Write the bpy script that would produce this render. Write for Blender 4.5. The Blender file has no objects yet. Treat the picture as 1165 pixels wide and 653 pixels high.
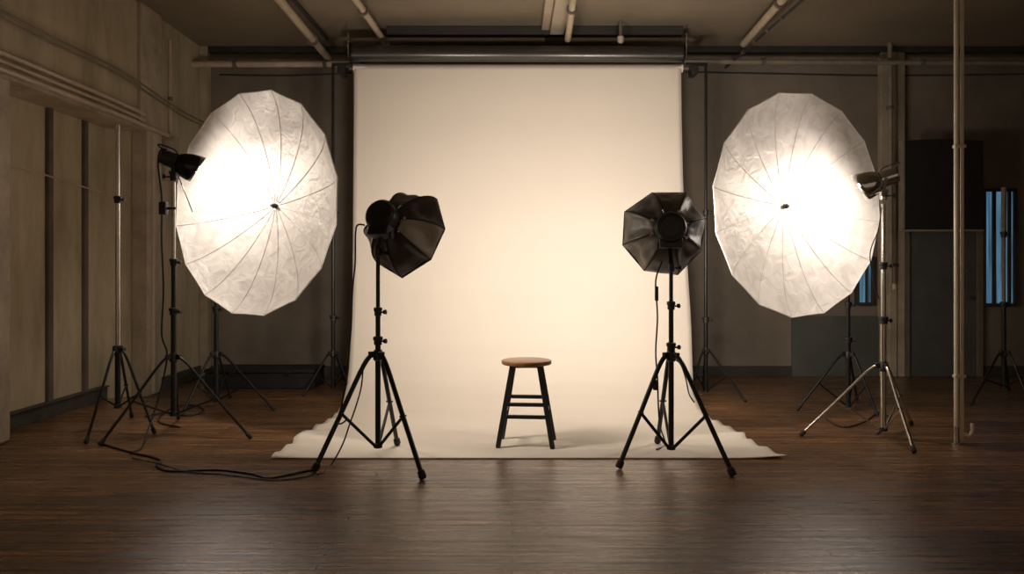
import bpy, bmesh, math, random
from mathutils import Vector, Matrix, noise
random.seed(7)
C = bpy.context.scene.collection
S = bpy.context.scene
PI = math.pi
K = 0.9                                   # depth of a unit of room depth, metres
EYE = 1.3
def V(*a): return Vector(a)
def P(px, py, z):                         # a point of the room seen at px,py at room depth z
    return Vector(((px-582.5)*z/1000, z*K, EYE-(py-305)*z/1000))
def FL(px, py, lift=0.0):                 # a point on the floor
    z = EYE*1000/(py-305)
    p = P(px, py, z); p.z = lift
    return p

# ------------------------------------------------------------------ materials
def mat(name, col, rough=.6, metal=0, bump=0, bscale=30, var=0, vscale=4, col2=None, spec=.5, stretch=(1,1,1), sheen=0, coat=0, detail=6):
    m = bpy.data.materials.new(name); m.use_nodes = True
    nt = m.node_tree; b = nt.nodes['Principled BSDF']
    b.inputs['Base Color'].default_value = (*col, 1)
    b.inputs['Roughness'].default_value = rough
    b.inputs['Metallic'].default_value = metal
    b.inputs['Specular IOR Level'].default_value = spec
    b.inputs['Sheen Weight'].default_value = sheen
    b.inputs['Coat Weight'].default_value = coat
    tc = nt.nodes.new('ShaderNodeTexCoord'); mp = nt.nodes.new('ShaderNodeMapping')
    mp.inputs['Scale'].default_value = stretch
    nt.links.new(tc.outputs['Object'], mp.inputs['Vector'])
    if var or col2:
        n = nt.nodes.new('ShaderNodeTexNoise'); n.inputs['Scale'].default_value = vscale; n.inputs['Detail'].default_value = detail
        n.inputs['Roughness'].default_value = .65
        nt.links.new(mp.outputs[0], n.inputs['Vector'])
        r = nt.nodes.new('ShaderNodeValToRGB')
        c2 = col2 or tuple(c*(1-var) for c in col)
        r.color_ramp.elements[0].position = .35; r.color_ramp.elements[0].color = (*c2, 1)
        r.color_ramp.elements[1].position = .65; r.color_ramp.elements[1].color = (*col, 1)
        nt.links.new(n.outputs['Fac'], r.inputs['Fac']); nt.links.new(r.outputs['Color'], b.inputs['Base Color'])
    if bump:
        n2 = nt.nodes.new('ShaderNodeTexNoise'); n2.inputs['Scale'].default_value = bscale; n2.inputs['Detail'].default_value = 5
        nt.links.new(mp.outputs[0], n2.inputs['Vector'])
        bp = nt.nodes.new('ShaderNodeBump'); bp.inputs['Strength'].default_value = bump; bp.inputs['Distance'].default_value = .01
        nt.links.new(n2.outputs['Fac'], bp.inputs['Height']); nt.links.new(bp.outputs[0], b.inputs['Normal'])
    return m
M = {}
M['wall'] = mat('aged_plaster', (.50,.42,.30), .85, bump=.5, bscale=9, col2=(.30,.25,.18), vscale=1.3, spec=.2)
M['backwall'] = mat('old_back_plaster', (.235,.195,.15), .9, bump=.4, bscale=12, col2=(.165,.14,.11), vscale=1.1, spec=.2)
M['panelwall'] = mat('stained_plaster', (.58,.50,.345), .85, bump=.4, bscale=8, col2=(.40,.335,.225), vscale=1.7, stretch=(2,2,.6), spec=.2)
M['post'] = mat('dark_post_paint', (.17,.14,.105), .8, bump=.3, var=.3)
M['column'] = mat('cream_pier_paint', (.58,.50,.38), .8, bump=.6, bscale=14, col2=(.38,.32,.24), vscale=3, spec=.2)
M['base'] = mat('green_grey_skirting', (.075,.072,.055), .7, bump=.3, var=.4)
M['ceiling'] = mat('ceiling_plaster', (.30,.245,.175), .9, bump=.3, bscale=6, col2=(.24,.195,.14), vscale=.9, spec=.2)
M['darkwood'] = mat('dark_trim', (.045,.04,.035), .7, var=.3)
M['pipe'] = mat('painted_pipe', (.60,.49,.36), .5, var=.2, vscale=9, bump=.1)
M['pipe_dim'] = mat('dusty_pipe', (.30,.25,.19), .6, var=.3, vscale=9)
M['door'] = mat('grey_green_door', (.10,.105,.09), .7, var=.3, vscale=2, bump=.2)
M['blackmetal'] = mat('black_stand_metal', (.022,.021,.021), .35, metal=.3, spec=.5, var=.2, vscale=20)
M['blackplastic'] = mat('black_plastic', (.02,.019,.018), .42, var=.2, vscale=30)
M['rubber'] = mat('black_rubber', (.02,.02,.02), .75, var=.2, vscale=30)
M['steel'] = mat('silver_tube', (.62,.58,.52), .22, metal=1, var=.15, vscale=15)
M['chrome'] = mat('chrome', (.72,.70,.67), .12, metal=1, var=.15, vscale=9)
M['brass'] = mat('pale_gold_tube', (.80,.70,.54), .3, metal=.15, var=.15, vscale=9)
M['cable'] = mat('black_cable', (.018,.017,.016), .55, var=.2, vscale=30)
M['tube'] = mat('dark_anodised_tube', (.10,.095,.09), .3, metal=.8, var=.15, vscale=5)
M['blackboard'] = mat('black_cloth_panel', (.013,.012,.012), .8, var=.3, vscale=3)
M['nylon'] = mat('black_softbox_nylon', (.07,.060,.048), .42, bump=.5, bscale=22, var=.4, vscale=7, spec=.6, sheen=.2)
M['nylon_worn'] = mat('worn_softbox_nylon', (.21,.185,.145), .45, bump=.5, bscale=22, var=.35, vscale=8, spec=.6, stretch=(1,1,.5))  # black nylon in a greyer colour, light on the right softbox panels painted in
M['nylon_pale'] = mat('pale_softbox_nylon', (.50,.44,.35), .45, bump=.5, bscale=22, var=.3, vscale=8, spec=.6)  # same nylon paler still, light on the left softbox panel put into its colour
M['strap'] = mat('strap_webbing', (.03,.028,.025), .8, var=.2, vscale=30)
M['seat'] = mat('stool_seat_wood', (.33,.15,.055), .38, col2=(.21,.09,.032), vscale=5, stretch=(1.5,9,1), bump=.1, coat=.2)
M['paper'] = mat('cream_seamless_paper', (.85,.775,.67), .85, spec=.15, var=.03, vscale=.7)
M['stoolblack'] = mat('stool_black_paint', (.016,.015,.014), .4, var=.2, vscale=20)
M['cream_tube'] = mat('cream_fixture', (.55,.47,.36), .5, var=.15, vscale=3)

M['shade'] = mat('glossy_black_reflector', (.03,.028,.026), .12, metal=.6, var=.2, vscale=12)
def canopy_mat():
    m = bpy.data.materials.new('white_umbrella_fabric'); m.use_nodes = True
    nt = m.node_tree; nt.nodes.clear(); N = nt.nodes.new; L = nt.links.new
    out = N('ShaderNodeOutputMaterial')
    tc = N('ShaderNodeTexCoord')
    n = N('ShaderNodeTexNoise'); n.inputs['Scale'].default_value = 9; n.inputs['Detail'].default_value = 5; n.inputs['Distortion'].default_value = .8
    L(tc.outputs['Object'], n.inputs['Vector'])
    bp = N('ShaderNodeBump'); bp.inputs['Strength'].default_value = .55; bp.inputs['Distance'].default_value = .02; L(n.outputs['Fac'], bp.inputs['Height'])
    r = N('ShaderNodeValToRGB'); r.color_ramp.elements[0].color = (.70,.67,.63,1); r.color_ramp.elements[1].color = (.84,.81,.77,1)
    r.color_ramp.elements[0].position = .35; r.color_ramp.elements[1].position = .6
    L(n.outputs['Fac'], r.inputs['Fac'])
    d = N('ShaderNodeBsdfDiffuse'); t = N('ShaderNodeBsdfTranslucent'); g = N('ShaderNodeBsdfGlossy')
    for x in (d, t): L(r.outputs['Color'], x.inputs['Color'])
    for x in (d, t, g): L(bp.outputs[0], x.inputs['Normal'])
    g.inputs['Roughness'].default_value = .45; g.inputs['Color'].default_value = (.8,.77,.73,1)
    a = N('ShaderNodeMixShader'); a.inputs[0].default_value = .36; L(d.outputs[0], a.inputs[1]); L(t.outputs[0], a.inputs[2])
    b = N('ShaderNodeMixShader'); b.inputs[0].default_value = .08; L(a.outputs[0], b.inputs[1]); L(g.outputs[0], b.inputs[2])
    L(b.outputs[0], out.inputs[0]); return m
M['canopy'] = canopy_mat()
def emit(name, col, st):
    m = bpy.data.materials.new(name); m.use_nodes = True; b = m.node_tree.nodes['Principled BSDF']
    b.inputs['Base Color'].default_value = (*col, 1); b.inputs['Emission Color'].default_value = (*col, 1)
    b.inputs['Emission Strength'].default_value = st; b.inputs['Roughness'].default_value = .6
    return m
M['diffuser'] = emit('lit_softbox_diffuser', (1,.88,.765), 42)
M['bulb'] = emit('lit_flash_bulb', (1,.86,.70), 12)
def pane_mat(col, s):
    m = emit('night_blue_pane', col, s); nt = m.node_tree; b = nt.nodes['Principled BSDF']
    tc = nt.nodes.new('ShaderNodeTexCoord'); mp = nt.nodes.new('ShaderNodeMapping'); mp.inputs['Scale'].default_value = (22,1,1.2)
    n = nt.nodes.new('ShaderNodeTexNoise'); n.inputs['Scale'].default_value = 1; n.inputs['Detail'].default_value = 3
    r = nt.nodes.new('ShaderNodeValToRGB'); r.color_ramp.elements[0].position = .35; r.color_ramp.elements[1].position = .6
    r.color_ramp.elements[0].color = (col[0]*.15, col[1]*.18, col[2]*.22, 1); r.color_ramp.elements[1].color = (*col, 1)
    nt.links.new(tc.outputs['Object'], mp.inputs[0]); nt.links.new(mp.outputs[0], n.inputs['Vector'])
    nt.links.new(n.outputs['Fac'], r.inputs['Fac']); nt.links.new(r.outputs[0], b.inputs['Emission Color'])
    return m
M['pane'] = pane_mat((.09,.21,.32), .8)

def floor_mat():
    m = bpy.data.materials.new('worn_floorboards'); m.use_nodes = True
    nt = m.node_tree; N = nt.nodes.new; L = nt.links.new; b = nt.nodes['Principled BSDF']
    tc = N('ShaderNodeTexCoord')
    br = N('ShaderNodeTexBrick'); br.offset = .37; br.offset_frequency = 2
    br.inputs['Color1'].default_value = (.28,.155,.074,1); br.inputs['Color2'].default_value = (.155,.084,.041,1)
    br.inputs['Mortar'].default_value = (.012,.008,.006,1)
    br.inputs['Scale'].default_value = 1; br.inputs['Mortar Size'].default_value = .005; br.inputs['Mortar Smooth'].default_value = .3
    br.inputs['Bias'].default_value = 0; br.inputs['Brick Width'].default_value = 2.3; br.inputs['Row Height'].default_value = .085
    L(tc.outputs['Object'], br.inputs['Vector'])
    mp = N('ShaderNodeMapping'); mp.inputs['Scale'].default_value = (.9, 17, 1); L(tc.outputs['Object'], mp.inputs[0])
    g = N('ShaderNodeTexNoise'); g.inputs['Scale'].default_value = 1.6; g.inputs['Detail'].default_value = 8; g.inputs['Roughness'].default_value = .7
    L(mp.outputs[0], g.inputs['Vector'])
    w = N('ShaderNodeTexNoise'); w.inputs['Scale'].default_value = 1.1; w.inputs['Detail'].default_value = 5; L(tc.outputs['Object'], w.inputs['Vector'])
    r = N('ShaderNodeValToRGB'); r.color_ramp.elements[0].position = .3; r.color_ramp.elements[0].color = (.25,.235,.22,1)
    r.color_ramp.elements[1].position = .7; r.color_ramp.elements[1].color = (1.7,1.6,1.5,1); L(g.outputs['Fac'], r.inputs['Fac'])
    mx = N('ShaderNodeMix'); mx.data_type = 'RGBA'; mx.blend_type = 'MULTIPLY'; mx.inputs['Factor'].default_value = 1
    L(br.outputs['Color'], mx.inputs['A']); L(r.outputs['Color'], mx.inputs['B'])
    r2 = N('ShaderNodeValToRGB'); r2.color_ramp.elements[0].position = .3; r2.color_ramp.elements[0].color = (.62,.62,.62,1)
    r2.color_ramp.elements[1].position = .7; r2.color_ramp.elements[1].color = (1.15,1.15,1.15,1); L(w.outputs['Fac'], r2.inputs['Fac'])
    m2 = N('ShaderNodeMix'); m2.data_type = 'RGBA'; m2.blend_type = 'MULTIPLY'; m2.inputs['Factor'].default_value = 1
    L(mx.outputs['Result'], m2.inputs['A']); L(r2.outputs['Color'], m2.inputs['B'])
    mp3 = N('ShaderNodeMapping'); mp3.inputs['Scale'].default_value = (2.2, 62, 1); L(tc.outputs['Object'], mp3.inputs[0])
    g3 = N('ShaderNodeTexNoise'); g3.inputs['Scale'].default_value = 1.3; g3.inputs['Detail'].default_value = 6; L(mp3.outputs[0], g3.inputs['Vector'])
    r3 = N('ShaderNodeValToRGB'); r3.color_ramp.elements[0].position = .36; r3.color_ramp.elements[0].color = (.35,.33,.31,1)
    r3.color_ramp.elements[1].position = .56; r3.color_ramp.elements[1].color = (1.25,1.2,1.15,1); L(g3.outputs['Fac'], r3.inputs['Fac'])
    m3 = N('ShaderNodeMix'); m3.data_type = 'RGBA'; m3.blend_type = 'MULTIPLY'; m3.inputs['Factor'].default_value = .85
    L(m2.outputs['Result'], m3.inputs['A']); L(r3.outputs['Color'], m3.inputs['B'])
    L(m3.outputs['Result'], b.inputs['Base Color'])
    rr = N('ShaderNodeMapRange'); rr.inputs['From Min'].default_value = .3; rr.inputs['From Max'].default_value = .7
    rr.inputs['To Min'].default_value = .42; rr.inputs['To Max'].default_value = .17; L(g.outputs['Fac'], rr.inputs['Value'])
    L(rr.outputs[0], b.inputs['Roughness'])
    b.inputs['Specular IOR Level'].default_value = .75
    ad = N('ShaderNodeMath'); ad.operation = 'MULTIPLY_ADD'; ad.inputs[1].default_value = -1.2; L(br.outputs['Fac'], ad.inputs[0]); L(g.outputs['Fac'], ad.inputs[2])
    bp = N('ShaderNodeBump'); bp.inputs['Strength'].default_value = .6; bp.inputs['Distance'].default_value = .005; L(ad.outputs[0], bp.inputs['Height'])
    L(bp.outputs[0], b.inputs['Normal'])
    return m
M['floor'] = floor_mat()

# ------------------------------------------------------------------ mesh helpers
def frame(d):
    d = d.normalized(); a = V(0,0,1) if abs(d.z) < .95 else V(0,1,0)
    r = d.cross(a).normalized(); u = r.cross(d).normalized(); return r, u
class MB:
    def __init__(s): s.bm = bmesh.new()
    def ring(s, c, r, u, rad, n, ph=0):
        return [s.bm.verts.new(c + r*math.cos(ph+2*PI*i/n)*rad + u*math.sin(ph+2*PI*i/n)*rad) for i in range(n)]
    def skin(s, rings, closed=False, caps=True):
        n = len(rings[0])
        for a, b in zip(rings, rings[1:]):
            for i in range(n):
                s.bm.faces.new((a[i], a[(i+1)%n], b[(i+1)%n], b[i]))
        if caps:
            s.bm.faces.new(rings[0][::-1]); s.bm.faces.new(rings[-1])
    def tube(s, a, b, r0, r1=None, n=14, ph=0):
        r1 = r0 if r1 is None else r1; r, u = frame(b-a)
        s.skin([s.ring(a, r, u, r0, n, ph), s.ring(b, r, u, r1, n, ph)]); return s
    def lathe(s, o, d, prof, n=24, caps=True):      # prof: (along, radius)
        r, u = frame(d); d = d.normalized()
        s.skin([s.ring(o+d*t, r, u, max(q,.0004), n) for t, q in prof], caps=caps); return s
    def path(s, pts, rad, n=8, sub=5):
        q = smooth(pts, sub); rings = []; pr = None
        for i, p in enumerate(q):
            d = (q[min(i+1,len(q)-1)] - q[max(i-1,0)]).normalized()
            if pr is None: r, u = frame(d)
            else:
                r = (pr - d*pr.dot(d)).normalized(); u = r.cross(d)
            pr = r; rings.append(s.ring(p, r, u, rad, n))
        s.skin(rings); return s
    def box(s, a, b):                                 # opposite corners
        x0,x1 = sorted((a[0],b[0])); y0,y1 = sorted((a[1],b[1])); z0,z1 = sorted((a[2],b[2]))
        v = [s.bm.verts.new(p) for p in ((x0,y0,z0),(x1,y0,z0),(x1,y1,z0),(x0,y1,z0),(x0,y0,z1),(x1,y0,z1),(x1,y1,z1),(x0,y1,z1))]
        for f in ((3,2,1,0),(4,5,6,7),(0,1,5,4),(1,2,6,5),(2,3,7,6),(3,0,4,7)): s.bm.faces.new([v[i] for i in f])
        return s
    def obox(s, c, ax, ay, az, h):                    # oriented box, half sizes h
        v = []
        for k in (-1,1):
            for j in (-1,1):
                for i in (-1,1): v.append(s.bm.verts.new(c+ax*i*h[0]+ay*j*h[1]+az*k*h[2]))
        for f in ((2,3,1,0),(4,5,7,6),(0,1,5,4),(1,3,7,5),(3,2,6,7),(2,0,4,6)): s.bm.faces.new([v[i] for i in f])
        return s
    def bar(s, a, b, w, t, hint=None):                # rectangular bar from a to b
        d = (b-a).normalized(); r, u = frame(d)
        if hint is not None: r = (hint-d*hint.dot(d)).normalized(); u = r.cross(d)
        return s.obox((a+b)/2, r, u, d, (w/2, t/2, (b-a).length/2))
    def prism(s, poly, z0, z1):
        a = [s.bm.verts.new((x,y,z0)) for x,y in poly]; b = [s.bm.verts.new((x,y,z1)) for x,y in poly]; n = len(poly)
        s.bm.faces.new(a[::-1]); s.bm.faces.new(b)
        for i in range(n): s.bm.faces.new((a[i],a[(i+1)%n],b[(i+1)%n],b[i]))
        return s
    def build(s, name, m, parent=None, smooth_=True, bevel=0, origin=None):
        bmesh.ops.recalc_face_normals(s.bm, faces=s.bm.faces)
        me = bpy.data.meshes.new(name)
        off = Vector((0,0,0))
        if origin is not None: off = Vector(origin)
        if parent is not None: off = Vector(parent.get('_o', (0,0,0)))
        if off.length: bmesh.ops.translate(s.bm, verts=s.bm.verts, vec=-off)
        s.bm.to_mesh(me); s.bm.free(); me.materials.append(m)
        if smooth_:
            for p in me.polygons: p.use_smooth = True
            try: me.set_sharp_from_angle(angle=math.radians(38))
            except Exception: pass
        o = bpy.data.objects.new(name, me); C.objects.link(o)
        if parent is not None: o.parent = parent; o['_o'] = tuple(off)
        elif off.length: o.location = off; o['_o'] = tuple(off)
        else: o['_o'] = (0.,0.,0.)
        if bevel:
            b = o.modifiers.new('bevel', 'BEVEL'); b.width = bevel; b.segments = 2; b.limit_method = 'ANGLE'
        return o
def smooth(pts, sub):
    pts = [Vector(p) for p in pts]
    if len(pts) < 3 or sub < 2: return pts
    out = []
    for i in range(len(pts)-1):
        p0 = pts[max(i-1,0)]; p1 = pts[i]; p2 = pts[i+1]; p3 = pts[min(i+2,len(pts)-1)]
        for k in range(sub):
            t = k/sub
            out.append(.5*((2*p1)+(p2-p0)*t+(2*p0-5*p1+4*p2-p3)*t*t+(3*p1-p0-3*p2+p3)*t**3))
    out.append(pts[-1]); return out
def tag(o, label, cat, group=None, kind=None):
    if label: o['label'] = label
    if cat: o['category'] = cat
    if group: o['group'] = group
    if kind: o['kind'] = kind
    return o
def thing(name, loc, label, cat, group=None):
    o = bpy.data.objects.new(name, None); C.objects.link(o); o.location = loc; o['_o'] = tuple(loc); o.empty_display_size = .1
    return tag(o, label, cat, group)
def struct(o, label=None): o['kind'] = 'structure'; return o

# ------------------------------------------------------------------ the room
ZB = 10.6; CE = EYE + 2.65                # back wall depth, ceiling height
YB = ZB*K; XL = -3.73; XR = 6.6; Y0 = -2.0
struct(MB().box((-4.8,Y0,-.12),(XR+.3,YB+.3,0)).build('floor', M['floor']))
struct(MB().box((-4.8,Y0,CE),(XR+.3,YB+.3,CE+.15)).build('ceiling', M['ceiling']))
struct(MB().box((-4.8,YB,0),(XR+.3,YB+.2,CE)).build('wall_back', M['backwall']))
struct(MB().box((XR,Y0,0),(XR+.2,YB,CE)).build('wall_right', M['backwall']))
# left wall: recessed panelled lower part, soffit above, plain part beyond the pier
low = [(-4.5,Y0),(-4.07,Y0),(-4.07,8.75*K),(-3.85,8.9*K),(XL,8.9*K),(XL,YB),(-4.5,YB)]
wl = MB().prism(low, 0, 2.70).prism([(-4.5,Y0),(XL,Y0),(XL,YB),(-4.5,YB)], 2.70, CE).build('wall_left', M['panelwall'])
struct(wl)
struct(MB().box((-4.0,8.72*K+.02,2.69),(XL+.045,9.25*K,CE)).box((-3.85,8.9*K-.01,0),(XL+.045,9.25*K,2.7)).build('trim_1', M['column'], bevel=.01))
for z0, z1 in ((6.95,7.0),(7.66,7.74),(8.31,8.38)):
    struct(MB().box((-4.09,z0*K,.12),(-4.035,z1*K,2.70)).build('trim_2', M['post'], bevel=.006))
struct(MB().box((-4.09,5,0),(-4.02,8.74*K,.12)).box((-4.09,5,.12),(-4.0,8.74*K,.135)).build('baseboard_left', M['base'], bevel=.004))
struct(MB().box((XL,9.25*K,0),(XL+.03,YB,.14)).build('baseboard_left', M['base'], bevel=.004))
# near pier on the left
struct(MB().box((-4.5,6.15*K,0),(-3.76,6.6*K,CE)).build('wall_near_pier', M['column'], bevel=.02))
# corner pier and wall articulation at the back
struct(MB().box((XL,YB-.12,0),(XL+.10,YB,CE)).build('trim_3', M['wall'], bevel=.008))
struct(MB().box((XL+.1,YB-.035,0),(-1.7,YB,.12)).box((2.05,YB-.035,0),(XR,YB,.12)).build('baseboard_back', M['darkwood'], bevel=.004))
struct(MB().box((XL,YB-.10,CE-.07),(XR,YB,CE)).build('trim_4', M['darkwood'], bevel=.01))
struct(MB().box((P(1002,0,10.5).x,YB-.09,0),(P(1030,0,10.5).x,YB,CE-.07)).box((P(1011,0,10.5).x,YB-.11,0),(P(1020,0,10.5).x,YB,CE-.07)).build('trim_5', M['wall'], bevel=.01))
struct(MB().box((P(903,0,10.5).x,YB-.05,.0),(P(1001,0,10.5).x,YB,EYE-.055*10.5)).build('trim_6', M['door'], bevel=.006))

# windows: deep blue evening glass between dark curtains
def window(x0, x1, y0, y1, name, z=10.55):
    a = P(x0,y0,z); b = P(x1,y1,z); fw = .035
    f = MB().box((a.x-fw,YB-.07,a.z),(b.x+fw,YB,a.z+fw)).box((a.x-fw,YB-.07,b.z-fw),(b.x+fw,YB,b.z))
    f.box((a.x-fw,YB-.07,b.z),(a.x,YB,a.z)).box((b.x,YB-.07,b.z),(b.x+fw,YB,a.z))
    o = struct(f.build(name, M['darkwood'], bevel=.004))
    MB().box((a.x,YB-.03,b.z),(b.x,YB-.02,a.z)).build('pane', M['pane'], o)
    return o, a, b
w1, a, b = window(1121, 1153, 218, 345, 'window_1')
for f0, f1 in ((.0,.0),(.25,.36),(.80,.90)):
    if f1 > f0: MB().box((a.x+(b.x-a.x)*f0,YB-.06,b.z),(a.x+(b.x-a.x)*f1,YB-.03,a.z)).build('mullion', M['darkwood'], w1)
w2, a, b = window(977, 991, 295, 344, 'window_2')
MB().box((a.x+(b.x-a.x)*.55,YB-.06,b.z),(a.x+(b.x-a.x)*.7,YB-.03,a.z)).build('mullion', M['darkwood'], w2)
# door under the hanging black panel
a = P(1036,262,10.5); b = P(1113,440,10.5)
d = struct(MB().box((a.x,YB-.05,0),(b.x,YB,a.z)).build('door_1', M['door'], bevel=.006))
fr = MB().box((a.x-.07,YB-.08,0),(a.x,YB,a.z+.03)).box((b.x,YB-.08,0),(b.x+.07,YB,a.z+.03)).box((a.x-.07,YB-.08,a.z),(b.x+.07,YB,a.z+.07))
fr.build('door_frame', M['post'], d, bevel=.005)
MB().lathe(V(b.x-.1,YB-.05,.95), V(0,-1,0), [(0,.02),(.03,.012),(.05,.028),(.07,.02)], 14).build('door_handle', M['steel'], d)
# big black panel over the door
z = 9.9; a = P(1029,160,z); b = P(1119,261,z)
t = thing('wall_screen', V((a.x+b.x)/2, z*K, b.z), 'large black rectangular screen hung high on the right of the back wall', 'screen')
m_ = MB(); n = 14; fr_ = [];
for k in range(n+1):
    u = k/n; x = a.x+(b.x-a.x)*u; bow = .06*math.sin(u*PI)
    fr_.append((x, bow))
for (x0,w0),(x1,w1_) in zip(fr_, fr_[1:]):
    vs = [m_.bm.verts.new(p) for p in ((x0,z*K,b.z),(x1,z*K,b.z),(x1,z*K,a.z+w1_*.3),(x0,z*K,a.z+w0*.3),(x0,z*K+.07,b.z),(x1,z*K+.07,b.z),(x1,z*K+.07,a.z+w1_*.3),(x0,z*K+.07,a.z+w0*.3))]
    for f in ((0,1,2,3),(5,4,7,6),(3,2,6,7),(1,0,4,5)): m_.bm.faces.new([vs[i] for i in f])
bmesh.ops.remove_doubles(m_.bm, verts=m_.bm.verts, dist=.0005)
m_.build('screen_face', M['blackboard'], t)
MB().box((a.x-.028,z*K-.012,b.z-.01),(a.x,z*K+.08,a.z+.01)).box((a.x-.028,z*K-.012,b.z-.022),(b.x,z*K+.08,b.z)).build('frame', M['pipe_dim'], t, bevel=.003)
for q_ in (.3, b.x-a.x-.4): MB().box((a.x+q_,z*K+.06,a.z-.4),(a.x+q_+.1,YB,a.z-.3)).build('wall_bracket', M['blackmetal'], t)

# pipes ----------------------------------------------------------------
def pipe(pts, r, label, m='pipe', clamps=(), group=None, name='pipe', sub=1, cat='pipe'):
    o = MB().path(pts, r, 12, sub).build(name, M[m]); tag(o, label, cat, group)
    for t_ in clamps:
        p = Vector(pts[0]).lerp(Vector(pts[-1]), t_); d_ = (Vector(pts[-1])-Vector(pts[0])).normalized()
        MB().tube(p-d_*.02, p+d_*.02, r*1.5).build('pipe_clamp', M['post'], o)
    return o
def cpipe(p0, p1, h, r, *a, **k):         # pipe under the ceiling between two pixels at height h above the eye
    A = P(p0[0], p0[1], h*1000/(305-p0[1])); B = P(p1[0], p1[1], h*1000/(305-p1[1]))
    A = B + (A-B)*1.6
    return pipe([A,B], r, *a, **k)
cpipe((318,0),(375,68), 2.47, .042, 'thick ceiling pipe running back to the left end of the dark tube', clamps=(.3,.75))
cpipe((334,0),(372,44), 2.60, .02, 'thin dark conduit beside the thick ceiling pipe on the left', m='darkwood', cat='conduit', name='conduit')
cpipe((405,0),(440,51), 2.52, .033, 'short ceiling pipe ending above the left part of the backdrop', clamps=(.5,))
cpipe((652,0),(646,45), 2.45, .034, 'pale pipe beside the boxed channel above the backdrop centre', clamps=(.5,))
cpipe((890,0),(846,50), 2.52, .040, 'slanting ceiling pipe to the right of the backdrop', clamps=(.4,))
o = cpipe((913,0),(822,80), 2.42, .014, 'thin dark conduit with clips right of the backdrop', m='darkwood', clamps=(.5,.6,.7,.8), cat='conduit', name='conduit')
# boxed channel (two stepped profiles)
A = P(630,0,8.3); x0 = (617.5-582.5)*2.6/265; x1 = (640.5-582.5)*2.6/265
t = thing('ceiling_channel', V((x0+x1)/2, 7, CE), 'pale boxed channel running back along the ceiling above the backdrop', 'ceiling channel')
MB().box((x0+.07,3.5,CE-.10),(x1,9.75*K,CE)).build('channel', M['cream_tube'], t, bevel=.006)
MB().box((x0-.02,3.5,CE-.05),(x0+.068,9.7*K,CE)).build('side_rail', M['pipe'], t, bevel=.006)
MB().box((x0+.02,9.75*K,CE-.13),(x1+.02,9.75*K+.05,CE)).build('end_cap', M['post'], t, bevel=.004)
# sprinkler
p = P(706,47,9.4); t = thing('ceiling_sprinkler', V(p.x,p.y,CE), 'small pale sprinkler hanging from the ceiling right of the channel', 'sprinkler')
MB().tube(V(p.x,p.y,CE), V(p.x,p.y,p.z+.05), .018).build('stem', M['post'], t)
MB().lathe(V(p.x,p.y,p.z+.06), V(0,0,-1), [(0,.018),(.01,.034),(.06,.034),(.09,.015)], 16).build('nozzle', M['cream_tube'], t)
# horizontal pipes on the back wall
y_ = 10.25
pipe([P(212,73,y_), P(398,73,y_)], .036, 'thick horizontal pipe high on the back wall, left of the backdrop', clamps=(.3,.85))
pipe([P(778,70,y_), P(1230,72,y_)], .030, 'thick horizontal pipe high on the back wall, right of the backdrop', m='pipe_dim', clamps=(.2,.6))
y_ = 10.59
pipe([P(250,85,y_), P(330,86,y_), P(400,83,y_)], .009, 'thin dark wire under the left horizontal pipe', m='darkwood', cat='wire', name='wire', sub=3)
pipe([P(780,82,y_), P(890,84,y_), P(1010,86,y_), P(1200,84,y_)], .009, 'thin dark wire under the right horizontal pipe', m='darkwood', cat='wire', name='wire', sub=3)
# vertical pipes
p = P(187,47,9.55)
pipe([V(XL+.01,p.y,p.z+.02), V(XL+.016,p.y,p.z-.05), V(XL+.016,p.y,P(187,180,9.55).z)], .018, 'thin upright pipe on the left wall above the junction box', clamps=(.5,))
pipe([P(1012,24,10.35), P(1013,90,10.35), P(1013.5,322,10.35)], .026, 'upright pipe on the back wall behind the right lamp', m='pipe_dim', clamps=(.33,))
pipe([P(1017,300,10.5), P(1017,329,10.5)], .034, 'short fat pipe end hanging low behind the right lamp', m='pipe', clamps=(.05,))
pipe([V(XL+.055, 9.0*K, .02), V(XL+.055, 9.0*K, 2.66)], .02, 'upright pipe down the face of the left pier', m='pipe')
# conduits along the left soffit
for h, z1, lab in ((3.20,ZB,'upper of two thin cables high along the left wall'), (3.15,ZB,'lower of two thin cables high along the left wall')):
    pts = [V(XL+.06, 5.0+ (z1*K-5.1)*k/8, h - .03*math.sin(k*1.1) - .018*k) for k in range(9)]
    tag(MB().path(pts, .009, 6, 3).build('cable', M['pipe_dim']), lab, 'cable', 'cables high along the left wall')
for h, e, r, lab in ((2.86,8.70,.019,'topmost conduit of the bundle along the left soffit'),(2.80,8.70,.015,'middle conduit of the bundle along the left soffit'),(2.74,9.5,.022,'lowest and longest conduit of the bundle along the left soffit')):
    o = tag(MB().path([V(XL+.03,5.0,h), V(XL+.09,8*K,h-.02), V(XL+.09,e*K,h-.04)], r, 10, 2).build('conduit', M['pipe']), lab, 'conduit', 'conduits along the left soffit')
# low wire over the left panels
tag(MB().path([V(-3.95,5.2,2.16), V(-3.97,6.6,2.10), V(-3.97,8.5*K,2.03)], .008, 6, 4).build('cable', M['pipe']), 'thin pale cable strung across the recessed left wall panels', 'cable')
# junction box
a = P(178,157,9.35); t = thing('junction_box', V(XL+.1,9.35*K,a.z-.3), 'pale upright junction box on the left wall behind the lamp', 'junction box')
MB().box((XL-.01,9.3*K,P(0,205,9.3).z),(XL+.17,9.3*K+.1,P(0,155,9.3).z)).build('housing', M['wall'], t, bevel=.008)
MB().box((XL+.06,9.3*K-.01,P(0,200,9.3).z),(XL+.155,9.3*K,P(0,160,9.3).z)).build('cover', M['column'], t, bevel=.003)
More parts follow.
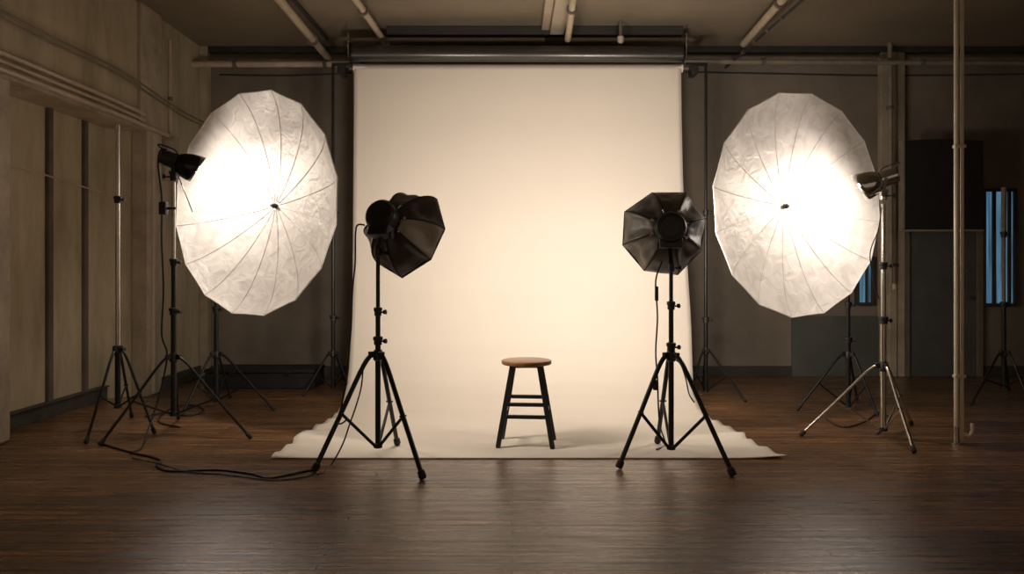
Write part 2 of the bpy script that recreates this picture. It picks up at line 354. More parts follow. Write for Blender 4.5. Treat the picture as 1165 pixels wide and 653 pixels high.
# black bracket on the near pier
p = P(3,248,6.55); t = thing('wall_bracket', V(-3.82,p.y-.05,p.z), 'small black metal bracket on the near left pier', 'bracket')
MB().box((-3.90,6.15*K-.02,p.z-.035),(-3.77,6.15*K,p.z+.035)).build('plate', M['blackmetal'], t, bevel=.004)
MB().box((-3.80,6.15*K-.06,p.z-.02),(-3.77,6.15*K-.02,p.z+.02)).build('lug', M['blackmetal'], t, bevel=.004)
# long low black case against the back wall
a = P(236,419,9.55); b = P(360,419,9.55)
t = thing('storage_case', V((a.x+b.x)/2, 9.6*K, 0), 'long low black case on the floor by the back wall, left of backdrop', 'case')
MB().box((a.x,9.45*K,.0),(b.x,9.95*K,a.z-.045)).build('body', M['blackboard'], t, bevel=.01)
MB().box((a.x-.01,9.45*K-.01,a.z-.04),(b.x+.01,9.95*K+.01,a.z)).build('lid', M['blackboard'], t, bevel=.012)
for u in (.25,.75):
    x = a.x+(b.x-a.x)*u; MB().box((x-.03,9.45*K-.022,a.z-.07),(x+.03,9.45*K-.008,a.z-.02)).build('latch', M['blackmetal'], t, bevel=.003)

# double pole at right -------------------------------------------------
z = 6.5; q = FL(1088,505); t = thing('floor_to_ceiling_pole', V(q.x+.02,q.y,0), 'tall pale gold double tube rising from floor to ceiling at right', 'pole')
MB().tube(V(q.x,q.y,.10), V(q.x,q.y,CE), .017).build('tube', M['brass'], t)
MB().path([V(q.x+.043,q.y,CE), V(q.x+.043,q.y,1.5), V(q.x+.043,q.y,.14), V(q.x+.052,q.y,.085), V(q.x+.085,q.y-.01,.065), V(q.x+.11,q.y-.01,.09), V(q.x+.112,q.y-.01,.155)], .013, 12, 5).build('hooked_tube', M['brass'], t)
MB().lathe(V(q.x,q.y,0), V(0,0,1), [(0,.035),(.008,.035),(.012,.022),(.13,.021)], 18).build('base_socket', M['steel'], t)
for h in (.5,2.2): MB().obox(V(q.x+.022,q.y,h), V(1,0,0),V(0,1,0),V(0,0,1),(.042,.021,.012)).build('clip', M['brass'], t, bevel=.004)

# ------------------------------------------------------------------ backdrop
rows = [(9.42,74,402.5,775),(9.42,130,402.5,775.5),(9.38,200,402,777),(9.33,270,401.5,780),(9.24,330,401,784),(9.12,371,399.5,786.5),(9.02,395,398.5,787.2),
        (8.85,419,397,788),(8.65,437,395,788.5),(8.42,450,392,790),(8.18,458.5,389,794),(7.98,465.5,386,797.5),(7.75,471,382,802),(7.55,475.5,377,808),(7.38,479.5,371,816),
        (7.18,484.5,360,826),(7.05,487.5,355,832),(6.95,490.5,352,838),(6.88,491.6,346,843),(6.80,494.0,337.5,847),(6.72,496.5,335,848.5),(6.62,499.5,334.5,851),(6.5,503,333,857),(6.38,507,328,864),(6.25,511.5,321,874),(6.1,516.5,313.5,885),(5.985,520.7,308,895)]
def samp(rows, n):
    pts = []
    for i in range(len(rows)-1):
        k = max(1, int(n[i])) ; 
        for j in range(k):
            f = j/k; pts.append([rows[i][c]*(1-f)+rows[i+1][c]*f for c in range(4)])
    pts.append(list(rows[-1])); return pts
R_ = samp(rows, [10,12,12,12]+[3]*22)
m_ = MB(); NX = 70; grid = []
for (z, py, xl, xr) in R_:
    row = []
    for i in range(NX+1):
        u = i/NX; px = xl+(xr-xl)*u
        p = P(px, py, z)
        # on the floor portion rest flat, ripple a little towards the edges
        ed = max(0, 1-min(u,1-u)/.10)
        fl = min(1, max(0, (8.3-z)/.6))
        p.z = max(p.z, .004)
        if fl > 0:
            hh = p.z*(1-fl)+.006*fl
            rip = .010*ed*ed*(1+math.sin(z*23+ (0 if u<.5 else 2)))*fl
            p = V(p.x, p.y, hh + rip)
        else:
            p.y += .006*math.sin(px*.045+z)*ed
        row.append(m_.bm.verts.new(p))
    grid.append(row)
for a_, b_ in zip(grid, grid[1:]):
    for i in range(NX): m_.bm.faces.new((a_[i],a_[i+1],b_[i+1],b_[i]))
t = thing('paper_backdrop', V(0,9.42*K,0), 'wide cream paper backdrop sweeping from its roll down onto the floor', 'backdrop')
sheet = m_.build('sheet', M['paper'], t)
sd = sheet.modifiers.new('thick','SOLIDIFY'); sd.thickness = .0022; sd.offset = 0
yr = 9.42*K
a = P(401.5,76.5,9.42); b = P(777.5,76.5,9.42)
MB().tube(V(a.x,yr+.045,a.z), V(b.x,yr+.045,b.z), .046, n=28).build('roll', M['paper'], t)
MB().tube(V(a.x-.05,yr+.045,a.z), V(b.x+.09,yr+.045,b.z), .018, n=14).build('core_tube', M['post'], t)
# dark tube above
t = thing('crossbar_tube', V(0,yr,3.6), 'long dark metal tube above the paper roll with reflective upper edge', 'tube')
a = P(402,61,9.35); b = P(775,62,9.35)
MB().tube(a, b, .085, n=32).build('tube', M['tube'], t)
for q_, s_ in ((a,-1),(b,1)):
    MB().lathe(q_, V(s_,0,0), [(0,.09),(.012,.09),(.012,.05),(.035,.045),(.035,.02),(.05,.02)], 24).build('end_cap', M['blackmetal'], t)
    MB().obox(q_+V(s_*.05,0,.09), V(1,0,0),V(0,1,0),V(0,0,1),(.008,.03,.13)).build('end_bracket', M['chrome'], t, bevel=.004)
    MB().box((q_.x+s_*.05-.012,q_.y,q_.z+.08),(q_.x+s_*.05+.012,YB-.0,q_.z+.13)).build('hanger', M['blackmetal'], t)
MB().box((P(440,0,9.6).x,9.6*K,CE-.10),(P(777,0,9.6).x,9.6*K+.10,CE)).build('wooden_batten_tmp', M['darkwood'])  # dark strip added in place of the roll and tube shadow on the ceiling
bt = bpy.data.objects['wooden_batten_tmp']; bt.name = 'ceiling_batten'; tag(bt, 'long dark wooden batten fixed to the ceiling behind the tube', 'batten')

# ------------------------------------------------------------------ stands
def stand(name, label, base, feet, apex, bottom, segs, mt='blackmetal', leg_m=None, group=None, brace_t=.52, leg_r=.011, knobs=(), feet_m='rubber', shoulder=.035, cat='light stand'):
    bx, by = base.x, base.y
    t = thing(name, V(bx,by,0), label, cat, group)
    lm = M[leg_m or mt]
    prev = bottom
    for i, (h, r, m2) in enumerate(segs):
        MB().tube(V(bx,by,prev), V(bx,by,h), r, n=16).build('pole', M[m2], t)
        if i < len(segs)-1:
            c = MB().lathe(V(bx,by,h-.045), V(0,0,1), [(0,r*1.05),(.004,r*1.45),(.03,r*1.45),(.036,r*1.75),(.055,r*1.75),(.06,r*1.1)], 18).build('collar', M['blackplastic'], t)
            k = MB().lathe(V(bx+r,by,h-.02), V(1,-.35,.1), [(0,.006),(.022,.006),(.024,.014),(.042,.016),(.046,.008)], 12)
            k.build('knob', M['blackplastic'], c)
        prev = h
    MB().lathe(V(bx,by,apex-.05), V(0,0,1), [(0,.022),(.01,.032),(.06,.032),(.075,.024)], 18).build('upper_hub', M['blackplastic'], t)
    MB().lathe(V(bx,by,bottom-.01), V(0,0,1), [(0,.020),(.004,.03),(.03,.03),(.036,.018)], 18).build('lower_hub', M['blackplastic'], t)
    for f in feet:
        f = V(f.x, f.y, f.z if 0 < f.z < .02 else 0); d = V(f.x-bx, f.y-by, 0); L = d.length; d.normalize()
        a = V(bx,by,apex) + d*.035; e = V(f.x,f.y,.016+f.z)
        sh = a.lerp(e,.12) + d*shoulder*.5 + V(0,0,.012)
        mid = a.lerp(e,brace_t)+ d*shoulder*.35
        lg = MB().path([a, sh, mid, e], leg_r, 10, 5).build('leg', lm, t)
        MB().lathe(e-(e-a).normalized()*.045, (e-a).normalized(), [(0,leg_r*1.05),(.006,leg_r*1.45),(.042,leg_r*1.55),(.052,leg_r*1.25)], 12).build('rubber_foot', M[feet_m], lg)
        s = V(-d.y, d.x, 0)
        MB().obox(a+V(0,0,-.005), d, s, V(0,0,1), (.03,.014,.02)).build('leg_joint', M['blackplastic'], lg, bevel=.004)
        br = MB(); p0 = V(bx,by,bottom+.012)+d*.026
        br.tube(p0, mid-V(0,0,.004), leg_r*.68, n=10)
        br.build('brace', lm, t)
        MB().tube(mid-s*(leg_r+.008), mid+s*(leg_r+.008), .006, n=8).build('rivet', M['blackplastic'], lg)
    return t
G1 = 'black tripod stands under the two softboxes'
def mean(*f): return sum(f, V(0,0,0))/len(f)
# front left softbox stand
fA, fB, fC = FL(358,537), FL(481,546), FL(452,508,.008)
bL = P(430,0,5.84); bL.z = 0
stand('light_stand', 'black tripod stand under the left softbox, in front of the backdrop', bL, [fA,fB,fC], P(0,402,5.84).z, P(0,508,5.84).z,
      [(P(0,385,5.84).z,.0185,'blackmetal'),(P(0,352,5.84).z,.0165,'blackmetal'),(P(0,286,5.84).z,.0135,'blackmetal')], group=G1, leg_r=.016)
gA, gB, gC = FL(704,534), FL(834,543), FL(748,506,.008)
bR = P(763.5,0,5.9); bR.z = 0
stand('light_stand', 'black tripod stand under the right softbox, in front of the backdrop', bR, [gA,gB,gC], P(0,403,5.9).z, P(0,510,5.9).z,
      [(P(0,392,5.9).z,.0185,'blackmetal'),(P(0,345,5.9).z,.0165,'blackmetal'),(P(0,307,5.9).z,.0135,'blackmetal')], group=G1, leg_r=.016)
# umbrella lamp stands
bU = P(197.5,0,6.9); bU.z = 0
stand('light_stand', 'dark stand carrying the left flash head beside the white umbrella', bU, [FL(285,500), FL(114,508), P(203,470,7.55)*1], P(0,405,6.9).z, P(0,472,6.9).z,
      [(P(0,352,6.9).z,.021,'blackmetal'),(P(0,296,6.9).z,.018,'blackmetal'),(P(0,207,6.9).z,.0145,'steel')])
bV = P(1005,0,6.75); bV.z = 0
stand('light_stand', 'shiny silver tripod stand carrying the right flash head', bV, [FL(911,497), FL(1040,516), P(1037,0,7.25)], P(0,415,6.75).z, P(0,489,6.75).z,
      [(P(0,362,6.75).z,.021,'steel'),(P(0,300,6.75).z,.018,'steel'),(P(0,232,6.75).z,.0145,'steel')], leg_m='steel', leg_r=.012)
# silver pole with black tripod, far left
b4 = P(134,0,7.0); b4.z = 0
stand('light_stand', 'tall bare stand with a silver pole and black legs by left wall', b4, [FL(98,506), P(176,0,6.85), P(150,0,7.6)], P(0,397,7.0).z, P(0,463,7.0).z,
      [(P(0,395,7.0).z,.022,'blackmetal'),(P(0,225,7.0).z,.019,'steel'),(P(0,142,7.0).z,.0155,'steel')])
# boom stands behind the umbrellas
b5 = P(246,0,8.1); b5.z = 0
stand('umbrella_stand', 'dark tripod stand standing behind the left umbrella', b5, [FL(312,468), P(207,0,7.7), P(262,0,8.75)], P(0,402,8.1).z, P(0,456,8.1).z,
      [(P(0,350,8.1).z,.021,'blackmetal'),(P(0,300,8.1).z,.018,'blackmetal'),(P(0,229,8.1).z,.0145,'blackmetal')], cat='umbrella stand')
b6 = P(965,0,8.0); b6.z = 0
stand('umbrella_stand', 'dark tripod stand standing behind the right umbrella', b6, [FL(907,468), P(998,0,7.7), P(975,0,8.65)], P(0,402,8.0).z, P(0,462,8.0).z,
      [(P(0,385,8.0).z,.021,'blackmetal'),(P(0,345,8.0).z,.018,'blackmetal'),(P(0,232,8.0).z,.0145,'blackmetal')], cat='umbrella stand')
# backdrop supports
b7 = P(379,0,9.25); b7.z = 0
stand('backdrop_stand', 'slim dark stand holding up the left end of the backdrop', b7, [P(345,0,8.85), P(400,0,9.0), P(394,0,9.75)], P(0,401,9.25).z, P(0,441,9.25).z,
      [(P(0,360,9.25).z,.022,'blackmetal'),(P(0,240,9.25).z,.018,'blackmetal'),(P(0,74,9.25).z,.016,'blackmetal')], cat='backdrop stand')
b8 = P(803,0,9.25); b8.z = 0
stand('backdrop_stand', 'slim dark stand holding up the right end of the backdrop', b8, [P(848,0,8.5), P(783,0,8.9), P(800,0,9.8)], P(0,398,9.25).z, P(0,445,9.25).z,
      [(P(0,362,9.25).z,.022,'blackmetal'),(P(0,240,9.25).z,.018,'blackmetal'),(P(0,72,9.25).z,.016,'blackmetal')], cat='backdrop stand')
for b_, x_, s_, lab in ((b7,401,1,'left'),(b8,777,-1,'right')):
    xe = P(x_,0,9.42).x; tt = thing('backdrop_hanger', V(b_.x,b_.y,3.45), 'black arm joining the %s stand to the paper roll end' % lab, 'hanger')
    h_ = P(0,75,9.3).z
    MB().box((min(b_.x,xe)-.012,b_.y-.02,h_-.015),(max(b_.x,xe)+.012,b_.y+.01,h_+.02)).build('arm', M['blackmetal'], tt, bevel=.004)
    MB().box((xe-s_*.10-.03,b_.y-.01,h_-.09),(xe-s_*.10+.03,yr+.06,h_+.02)).build('holder', M['blackplastic'], tt, bevel=.006)
b9 = P(1142,0,8.6); b9.z = 0
stand('light_stand', 'dim dark stand at the far right in front of the blue window', b9, [P(1105,0,8.3), P(1172,0,8.3), P(1148,0,9.3)], P(0,400,8.6).z, P(0,440,8.6).z,
      [(P(0,345,8.6).z,.021,'blackmetal'),(P(0,265,8.6).z,.018,'pipe_dim'),(P(0,213,8.6).z,.024,'pipe_dim')])

# ------------------------------------------------------------------ umbrellas
def umbrella(label, c, axis, R, depth, nrib, ph, stand_base, side):
    """c rim centre, axis points from apex to the opening"""
    n = axis.normalized(); apex = c - n*depth
    r = n.cross(V(0,0,1)).normalized(); u = r.cross(n).normalized()
    t = thing('photo_umbrella', apex, label, 'umbrella', 'large white photo umbrellas')
    m_ = MB(); NR = 14; SUB = 6
    def pt(s, a, chord=0):
        rad = R*math.sin(s*1.25)/math.sin(1.25)
        return apex + n*(depth*(1-math.cos(s*1.25))/(1-math.cos(1.25))) + (r*math.cos(a)+u*math.sin(a))*rad
    cen = m_.bm.verts.new(apex); rings = []
    for k in range(1, NR+1):
        s = k/NR; ring = []
        for i in range(nrib):
            jj = 1 + .012*math.sin(i*2.3+1)
            a0 = ph+2*PI*i/nrib; a1 = ph+2*PI*(i+1)/nrib
            p0 = pt(s,a0); p1 = pt(s,a1)
            for j in range(SUB):
                f = j/SUB; p = p0.lerp(p1,f)
                w = 4*f*(1-f)
                p -= (p-apex-n*(p-apex).dot(n)).normalized()*0.003*w*s     # slight scalloping between tips
                p -= n*.006*w*s*(1-.4*s)
                p += n*(noise.noise(p*7)*.010*s*w + noise.noise(p*16)*.004*w*s)
                ring.append(m_.bm.verts.new(p))
        rings.append(ring)
    N_ = len(rings[0])
    for i in range(N_): m_.bm.faces.new((cen, rings[0][i], rings[0][(i+1)%N_]))
    for a_, b_ in zip(rings, rings[1:]):
        for i in range(N_): m_.bm.faces.new((a_[i],a_[(i+1)%N_],b_[(i+1)%N_],b_[i]))
    can = m_.build('canopy', M['canopy'], t)
    # hem band round the rim
    h = MB(); q = [rings_ for rings_ in ()]
    for i in range(nrib):
        a0 = ph+2*PI*i/nrib; a1 = ph+2*PI*(i+1)/nrib; p0 = pt(1,a0); p1 = pt(1,a1)
        md = p0.lerp(p1,.5) - (p0.lerp(p1,.5)-c).normalized()*.003
        h.path([p0, md, p1], .0045, 6, 4)
    h.build('hem', M['canopy'], t)
    for i in range(nrib):
        a0 = ph+2*PI*i/nrib
        MB().path([pt(.03,a0)+n*.003, pt(.35,a0)+n*.003, pt(.7,a0)+n*.003, pt(1,a0)+n*.002], .0021, 6, 4).build('rib', M['rib'], t)
        # rib tip cap
    MB().lathe(apex-n*.02, n, [(0,.010),(.01,.020),(.045,.021),(.05,.012),(.075,.010)], 16).build('hub', M['blackplastic'], t)
    # boom behind the canopy reaching from its stand
    top = V(stand_base.x, stand_base.y, P(0,229,8.05).z)
    MB().tube(apex-n*.02, apex-n*.14, .008).build('shaft', M['steel'], t)
    MB().tube(apex-n*.10, top, .010).build('boom_arm', M['blackmetal'], t)
    MB().obox(apex-n*.10, n, r, u, (.02,.02,.02)).build('clamp', M['blackplastic'], t, bevel=.004)
    return t, apex
M['rib'] = mat('grey_rib_tape', (.70,.67,.63), .6, var=.2, vscale=20)
cL = P(286,231,7.0); cR = P(912,233,6.95)
yawL = math.radians(29); yawR = math.radians(26)
axL = V(-math.sin(yawL), -math.cos(yawL), .02); axR = V(math.sin(yawR), -math.cos(yawR), .0)
uL, apL = umbrella('white parachute-like umbrella on the left, glowing in its flash light', cL, axL, .905, .26, 16, .22, b5, -1)
uR, apR = umbrella('white parachute-like umbrella on the right, glowing in its flash light', cR, axR, .895, .18, 16, .12, b6, 1)

# ------------------------------------------------------------------ flash heads
def head(label, body, mouth, tilt_top, bm_, rm_, power, target, base, s):
    t = thing('flash_head', V(base.x,base.y,body.z-.12), label, 'flash head')
    ax = (mouth-body).normalized(); r, u = frame(ax)
    MB().lathe(body-ax*.09, ax, [(0,.03),(.006,.052),(.05,.060),(.12,.062),(.15,.058)], 24).build('lamp_housing', M[bm_], t)
    # bell reflector, sheared mouth: upper lip reaches further
    m_ = MB(); n = 28; L = (mouth-body).length; prof = [(.03,.061),(.05,.074),(.08,.090),(.12,.103),(.16,.110),(.20,.113)]
    rings = []
    for (q, rad) in prof:
        ring = []
        for i in range(n):
            a = 2*PI*i/n; up = math.sin(a)
            ext = q*(1 + (.16*max(0,up) - .10*max(0,-up))*(q/.2))
            ring.append(m_.bm.verts.new(body + ax*ext*(L/.2) + r*math.cos(a)*rad + u*up*rad))
        rings.append(ring)
    m_.skin(rings, caps=False)
    rf = m_.build('reflector', M[rm_], t); so = rf.modifiers.new('t','SOLIDIFY'); so.thickness = .003
    MB().lathe(body+ax*.05, ax, [(0,.02),(.02,.026),(.05,.026),(.07,.014)], 14).build('bulb', M['bulb'], t)
    # u bracket, tilt joint, handle, clamp on stand
    lo = V(base.x, base.y, body.z-.115)
    side = r
    br = MB()
    for q in (-1,1): br.bar(body+side*q*.068+V(0,0,-.0), lo+side*q*.03, .022, .006, ax)
    br.build('yoke', M['chrome' if s>0 else 'blackmetal'], t)
    MB().lathe(lo+V(0,0,-.05), V(0,0,1), [(0,.018),(.005,.026),(.05,.028),(.06,.036),(.078,.036)], 18).build('stand_socket', M['chrome' if s>0 else 'blackplastic'], t)
    MB().lathe(lo+V(.02*s,-.02,-.02), V(s*.9,-.5,0), [(0,.007),(.03,.007),(.033,.016),(.055,.017)], 12).build('knob', M['blackplastic'], t)
    MB().path([body-ax*.06+V(0,0,.055), body-ax*.10+V(0,0,.085), body+ax*.02+V(0,0,.09), body+ax*.05+V(0,0,.062)], .006, 8, 5).build('handle', M['blackmetal' if s<0 else 'chrome'], t)
    ld = bpy.data.lights.new('flash', 'POINT'); ld.energy = 18*power
    ld.shadow_soft_size = .03; ld.color = (1,.87,.76)
    lo_ = bpy.data.objects.new('flash_lamp', ld); C.objects.link(lo_); lo_.location = body+ax*.215
    la = bpy.data.lights.new('flash_face', 'AREA'); la.shape = 'DISK'; la.size = .17; la.energy = 11*power; la.color = (1,.87,.76)
    lq = bpy.data.objects.new('flash_face', la); C.objects.link(lq); lq.location = body+ax*.20
    lq.rotation_euler = (target-(body+ax*.2)).to_track_quat('-Z','Y').to_euler()
    return t
hb = P(195,182,6.9); hm = hb + V(.20,.10,-.075).normalized()*.20
tgtL = P(265,262,7.25)
head('black flash head with glossy flared reflector on the left lamp stand', hb, hm, .3, 'blackplastic', 'shade', 1, tgtL, bU, -1)
hb2 = P(1008,203,6.75); hm2 = hb2 + V(-.20,.09,-.075).normalized()*.20
tgtR = P(930,255,7.2)

head('chrome flash head with polished bell reflector on the right silver stand', hb2, hm2, .3, 'chrome', 'chrome', 1, tgtR, bV, 1)
# thin rod dangling under the left head
tag(MB().tube(P(204,203,6.85), P(219,241,6.7), .004, n=8).build('umbrella_rod', M['blackmetal']), 'thin black rod hanging slanted under the left flash head', 'rod')

# ------------------------------------------------------------------ softboxes
def softbox(label, O, axis, R, depth, lit_panels, ph, base, ptop, jit, s):
    ax = axis.normalized(); r, u = frame(ax)
    t = thing('softbox', O, label, 'softbox', 'black octagonal softboxes')
    NP = 8; rim = [ (1+jit[i]) for i in range(NP)]
    def pt(f, a, sc):
        rad = .085 + (R*sc-.085)*math.sin(f*PI/2)**.85
        al = depth*(1-math.cos(f*PI/2))**.8
        return O + ax*al + (r*math.cos(a)+u*math.sin(a))*rad
    for i in range(NP):
        a0 = ph+2*PI*i/NP; a1 = ph+2*PI*(i+1)/NP; s0 = rim[i]; s1 = rim[(i+1)%NP]
        m_ = MB(); g = []
        for k in range(13):
            f = k/12; row = []
            for j in range(9):
                w = j/8; p = pt(f,a0,s0).lerp(pt(f,a1,s1), w)
                b_ = 4*w*(1-w)
                out = (p-O-ax*(p-O).dot(ax)); out = out.normalized() if out.length > 1e-6 else r
                p -= (out*.8-ax*.6)*(.030*b_*math.sin(f*PI))
                p += out*(noise.noise(p*9+V(i*3,0,0))*.050*b_*math.sin(f*PI*.95)) + ax*noise.noise(p*21)*.014*b_
                row.append(m_.bm.verts.new(p))
            g.append(row)
        for x, y in zip(g, g[1:]):
            for j in range(8): m_.bm.faces.new((x[j],x[j+1],y[j+1],y[j]))
        pn = m_.build('fabric_panel', M[('nylon_pale' if s < 0 else 'nylon_worn') if i in lit_panels else 'nylon'], t)
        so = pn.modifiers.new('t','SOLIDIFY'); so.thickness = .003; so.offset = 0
        if i in lit_panels: pn['label'] = 'greyer panel catching the light'
        MB().path([pt(q/8,a0,s0) for q in range(9)], .0045, 6, 2).build('rod_seam', M['strap'], t)
    m_ = MB(); m_.path([pt(1, ph+2*PI*i/NP, rim[i%NP]) for i in range(NP+1)], .006, 6, 1); m_.build('rim_piping', M['strap'], t)
    # lit front diffuser, set just inside the rim
    m_ = MB(); cen = m_.bm.verts.new(O+ax*(depth*.93)); vs = [m_.bm.verts.new(O+ax*(depth*.93)+(pt(.93, ph+2*PI*i/NP, rim[i])-(O+ax*(pt(.93, ph+2*PI*i/NP, rim[i])-O).dot(ax)))*.84) for i in range(NP)]
    for i in range(NP): m_.bm.faces.new((cen, vs[i], vs[(i+1)%NP]))
    m_.build('front_diffuser', M['diffuser'], t, smooth_=False)
    la = bpy.data.lights.new('softbox_light', 'AREA'); la.shape = 'DISK'; la.size = R*1.6; la.energy = 21; la.color = (1,.885,.785); la.spread = math.radians(118)
    lq = bpy.data.objects.new('softbox_light', la); C.objects.link(lq); lq.location = O+ax*(depth*.95)
    lq.rotation_euler = V(ax.x*.7, ax.y, ax.z*-.05).to_track_quat('-Z','Y').to_euler()
    MB().lathe(O-ax*.012, ax, [(0,.07),(0,.094),(.02,.098),(.03,.094)], 28).build('speed_ring', M['blackmetal'], t)
    for i in range(NP):
        a0 = ph+2*PI*i/NP; q = O+(r*math.cos(a0)+u*math.sin(a0))*.108-ax*.006
        MB().lathe(q, (r*math.cos(a0)+u*math.sin(a0)), [(0,.007),(.02,.007),(.022,.010),(.03,.006)], 10).build('rod_socket', M['chrome'], t)
    bd = MB().lathe(O-ax*.015, -ax, [(0,.095),(.01,.102),(.10,.102),(.115,.092),(.12,.066),(.128,.064),(.13,.03)], 28).build('lamp_housing', M['blackplastic'], t)
    MB().lathe(O-ax*.10, -ax, [(0,.1022),(.004,.106),(.010,.106),(.014,.1022)], 28).build('trim_ring', M['blackmetal'], bd)
    MB().obox(O-ax*.06-u*.09, r, u, ax, (.075,.045,.05)).build('control_box', M['blackplastic'], bd, bevel=.008)
    top = V(base.x, base.y, ptop)
    MB().lathe(top-V(0,0,.055), V(0,0,1), [(0,.017),(.005,.024),(.055,.024),(.065,.014)], 16).build('stand_socket', M['blackplastic'], t)
    j = O-ax*.05-u*.12
    MB().bar(top, j, .03, .018, r).build('tilt_bracket', M['blackmetal'], t, bevel=.003)
    MB().lathe(j-r*s*.03, r*(-s), [(0,.012),(.03,.012),(.035,.022),(.055,.022)], 14).build('tilt_knob', M['blackplastic'], t)
    MB().lathe(top+V(.02,0,-.03), V(1,-.4,0), [(0,.006),(.03,.006),(.033,.014),(.05,.014)], 12).build('knob', M['blackplastic'], t)
    return t
OL = P(441,251,5.84); axl = V(.33,.85,-.30)
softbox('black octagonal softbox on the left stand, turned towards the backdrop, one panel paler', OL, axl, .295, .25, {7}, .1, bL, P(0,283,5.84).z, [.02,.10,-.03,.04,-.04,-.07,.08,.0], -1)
OR = P(761,260,5.88); axr = V(.07,.98,-.05)
softbox('black octagonal softbox on the right stand, seen square from behind', OR, axr, .295, .26, {0,3,4}, .30, bR, P(0,300,5.9).z, [.0,.06,-.02,.05,.02,.02,.05,-.05], 1)

# ------------------------------------------------------------------ stool
cS = V(.107, 6.47*K, 0); th = math.radians(-5)
def rs(x, y, z): return V(cS.x+x*math.cos(th)-y*math.sin(th), cS.y+x*math.sin(th)+y*math.cos(th), z)
hs = .625
t = thing('wooden_stool', cS, 'round wooden stool with black legs standing on the cream paper', 'stool')
MB().lathe(V(cS.x,cS.y,hs-.032), V(0,0,1), [(0,.176),(.003,.182),(.006,.184),(.027,.184),(.030,.182),(.032,.176)], 48).build('seat', M['seat'], t)
legs = {}
for sx in (-1,1):
    for sy in (-1,1):
        a = rs(sx*.099, sy*.090, hs-.036); b = rs(sx*.196, sy*.150, .012)
        legs[(sx,sy)] = (a,b)
        lg = MB().bar(a, b, .036, .030, V(1,0,0)).build('leg', M['stoolblack'], t, bevel=.004)
        MB().lathe(b+V(0,0,.006), V(0,0,-1), [(0,.016),(.012,.015)], 12).build('foot_cap', M['rubber'], lg)
def at(k, h): a,b = legs[k]; f = (a.z-h)/(a.z-b.z); return a.lerp(b,f)
for k0, k1, h in (((-1,-1),(1,-1),.315),((-1,-1),(1,-1),.228),((-1,1),(1,1),.335),((-1,-1),(-1,1),.26),((1,-1),(1,1),.26)):
    MB().bar(at(k0,h), at(k1,h), .028, .020, V(0,0,1)).build('rung', M['stoolblack'], t, bevel=.004)
MB().box((cS.x-.10,cS.y-.09,hs-.05),(cS.x+.10,cS.y+.09,hs-.036)).build('seat_plate', M['stoolblack'], t, bevel=.003)

# ------------------------------------------------------------------ cables
def cable(label, pts, r=.006, name='cable', cat='cable', group=None, ends=True):
    o = MB().path(pts, r, 8, 6).build(name, M['cable']); tag(o, label, cat, group)
    return o
def F_(px, py, lift=.007): return FL(px, py, lift)
cable('long black cable wandering over the floor from left stands to the left softbox stand', [F_(112,505),F_(150,516),F_(168,520),F_(183,525),F_(178,531),F_(192,537),F_(226,536),F_(252,536),F_(285,540),F_(305,545),F_(330,541),F_(356,536),F_(362,541)], .0075)
cable('second thin cable looping on the floor beside the long black cable', [F_(150,522,.006),F_(176,530,.02),F_(190,534,.02),F_(215,538,.006),F_(255,541,.006),F_(310,547,.006),F_(345,544,.006),F_(357,540,.006)], .0045)
cable('black power cable hanging from the left softbox down to its stand foot', [P(415,256,5.75),P(407,256,5.74),P(404.5,266,5.74),P(404,300,5.74),P(401,330,5.75),P(399.5,370,5.75),P(397,400,5.75),P(394,430,5.72),P(389,460,5.68),P(384,478,5.66),P(388,482,5.62),P(396,476,5.62)], .0055)
cable('black cable hanging from the left stand hub and dropping to the floor', [P(413,418,5.75),P(411,440,5.72),P(405,462,5.7),P(398,482,5.65),P(390,505,5.62),F_(378,528),F_(366,540)], .005)
cable('black cable hanging behind the right softbox stand', [P(753,298,5.99),P(746,320,5.98),P(748,360,6.0),P(746,400,6.0),P(748,430,6.0),P(749,460,6.02),P(751,485,6.1),F_(757,508,.016),F_(747,514,.016)], .006)
cable('thin cable looping from the right softbox stand hub past its right leg', [P(766,408,5.8),P(774,414,5.78),P(780,430,5.75),P(784,448,5.75),P(790,458,5.75)], .0045)
tag(MB().obox(P(747,334,6.02), V(1,0,0),V(0,1,0),V(0,0,1), (.012,.010,.05)).build('cable_remote', M['blackplastic'], bevel=.006), 'black remote tag dangling beneath the right softbox', 'remote')
tag(MB().obox(P(745.5,438,6.0), V(1,0,0),V(0,1,0),V(0,0,1), (.016,.014,.035)).build('cable_adapter', M['blackplastic'], bevel=.008), 'small dark adapter hanging on the right softbox cable', 'adapter')
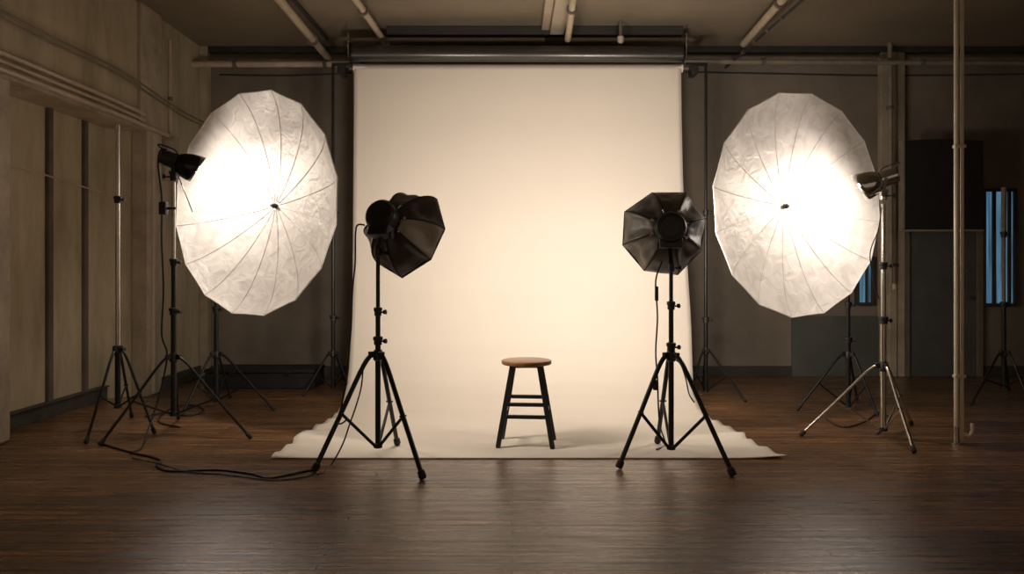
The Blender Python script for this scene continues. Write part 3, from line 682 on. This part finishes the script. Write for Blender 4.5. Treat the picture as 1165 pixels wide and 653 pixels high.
cable('black cable hanging from the left flash head to the floor', [P(190,170,6.85),P(182,172,6.84),P(180,190,6.83),P(184,225,6.83),P(184,275,6.84),P(186,330,6.84),P(184,380,6.86),P(190,402,6.88),P(186,430,6.86),P(176,468,6.75),P(168,490,6.6),F_(161,511,.012),F_(150,516,.012)], .007)
cable('thin black cable hanging from the right flash head along its silver stand', [P(1003,236,6.7),P(999,262,6.7),P(990,288,6.7),P(994,320,6.72),P(1000,340,6.72)], .0045)
cable('black cable lying looped on the floor behind the right silver stand', [F_(940,478),F_(960,487),F_(985,480),F_(1000,470),F_(1012,478),F_(998,495)], .006)
cable('black cable heaped on the floor behind the left lamp stand', [F_(165,475),F_(190,470),F_(215,474),F_(232,468),F_(220,462),F_(195,465),F_(180,480),F_(205,487)], .007)
tag(MB().tube(P(212,200,6.9)*1, P(213,203,6.9), .003).build('loop_tmp', M['blackmetal']), 'x', 'x'); bpy.data.objects.remove(bpy.data.objects['loop_tmp'])

# small black battery pack on left lamp stand and right
t = thing('battery_pack', P(190,320,6.86), 'small black power pack strapped to the left lamp stand', 'power pack')
c_ = P(186,237,6.85)
MB().obox(c_, V(1,0,0),V(0,1,0),V(0,0,1), (.028,.03,.05)).build('case', M['blackplastic'], t, bevel=.008)
MB().obox(c_+V(.045,0,0), V(1,0,0),V(0,1,0),V(0,0,1), (.05,.006,.01)).build('strap', M['strap'], t, bevel=.002)

# ------------------------------------------------------------------ camera, world, view
cam = bpy.data.cameras.new('camera'); co = bpy.data.objects.new('camera', cam); C.objects.link(co)
co.location = (0,0,EYE); co.rotation_euler = (PI/2,0,0)
cam.sensor_width = 36; cam.lens = 36*K*1000/1165; cam.shift_y = (305-326.5)/1165; cam.clip_end = 100
S.camera = co
w = bpy.data.worlds.new('world'); S.world = w; w.use_nodes = True
w.node_tree.nodes['Background'].inputs[0].default_value = (1,.75,.54,1)
w.node_tree.nodes['Background'].inputs[1].default_value = .25
S.view_settings.view_transform = 'Standard'; S.view_settings.look = 'None'; S.view_settings.gamma = 1
S.view_settings.use_curve_mapping = False; S.view_settings.exposure = 0
S.cycles.use_denoising = True; S.cycles.max_bounces = 8; S.cycles.diffuse_bounces = 5; S.cycles.sample_clamp_indirect = 4
for o in bpy.data.objects:
    if '_o' in o: del o['_o']
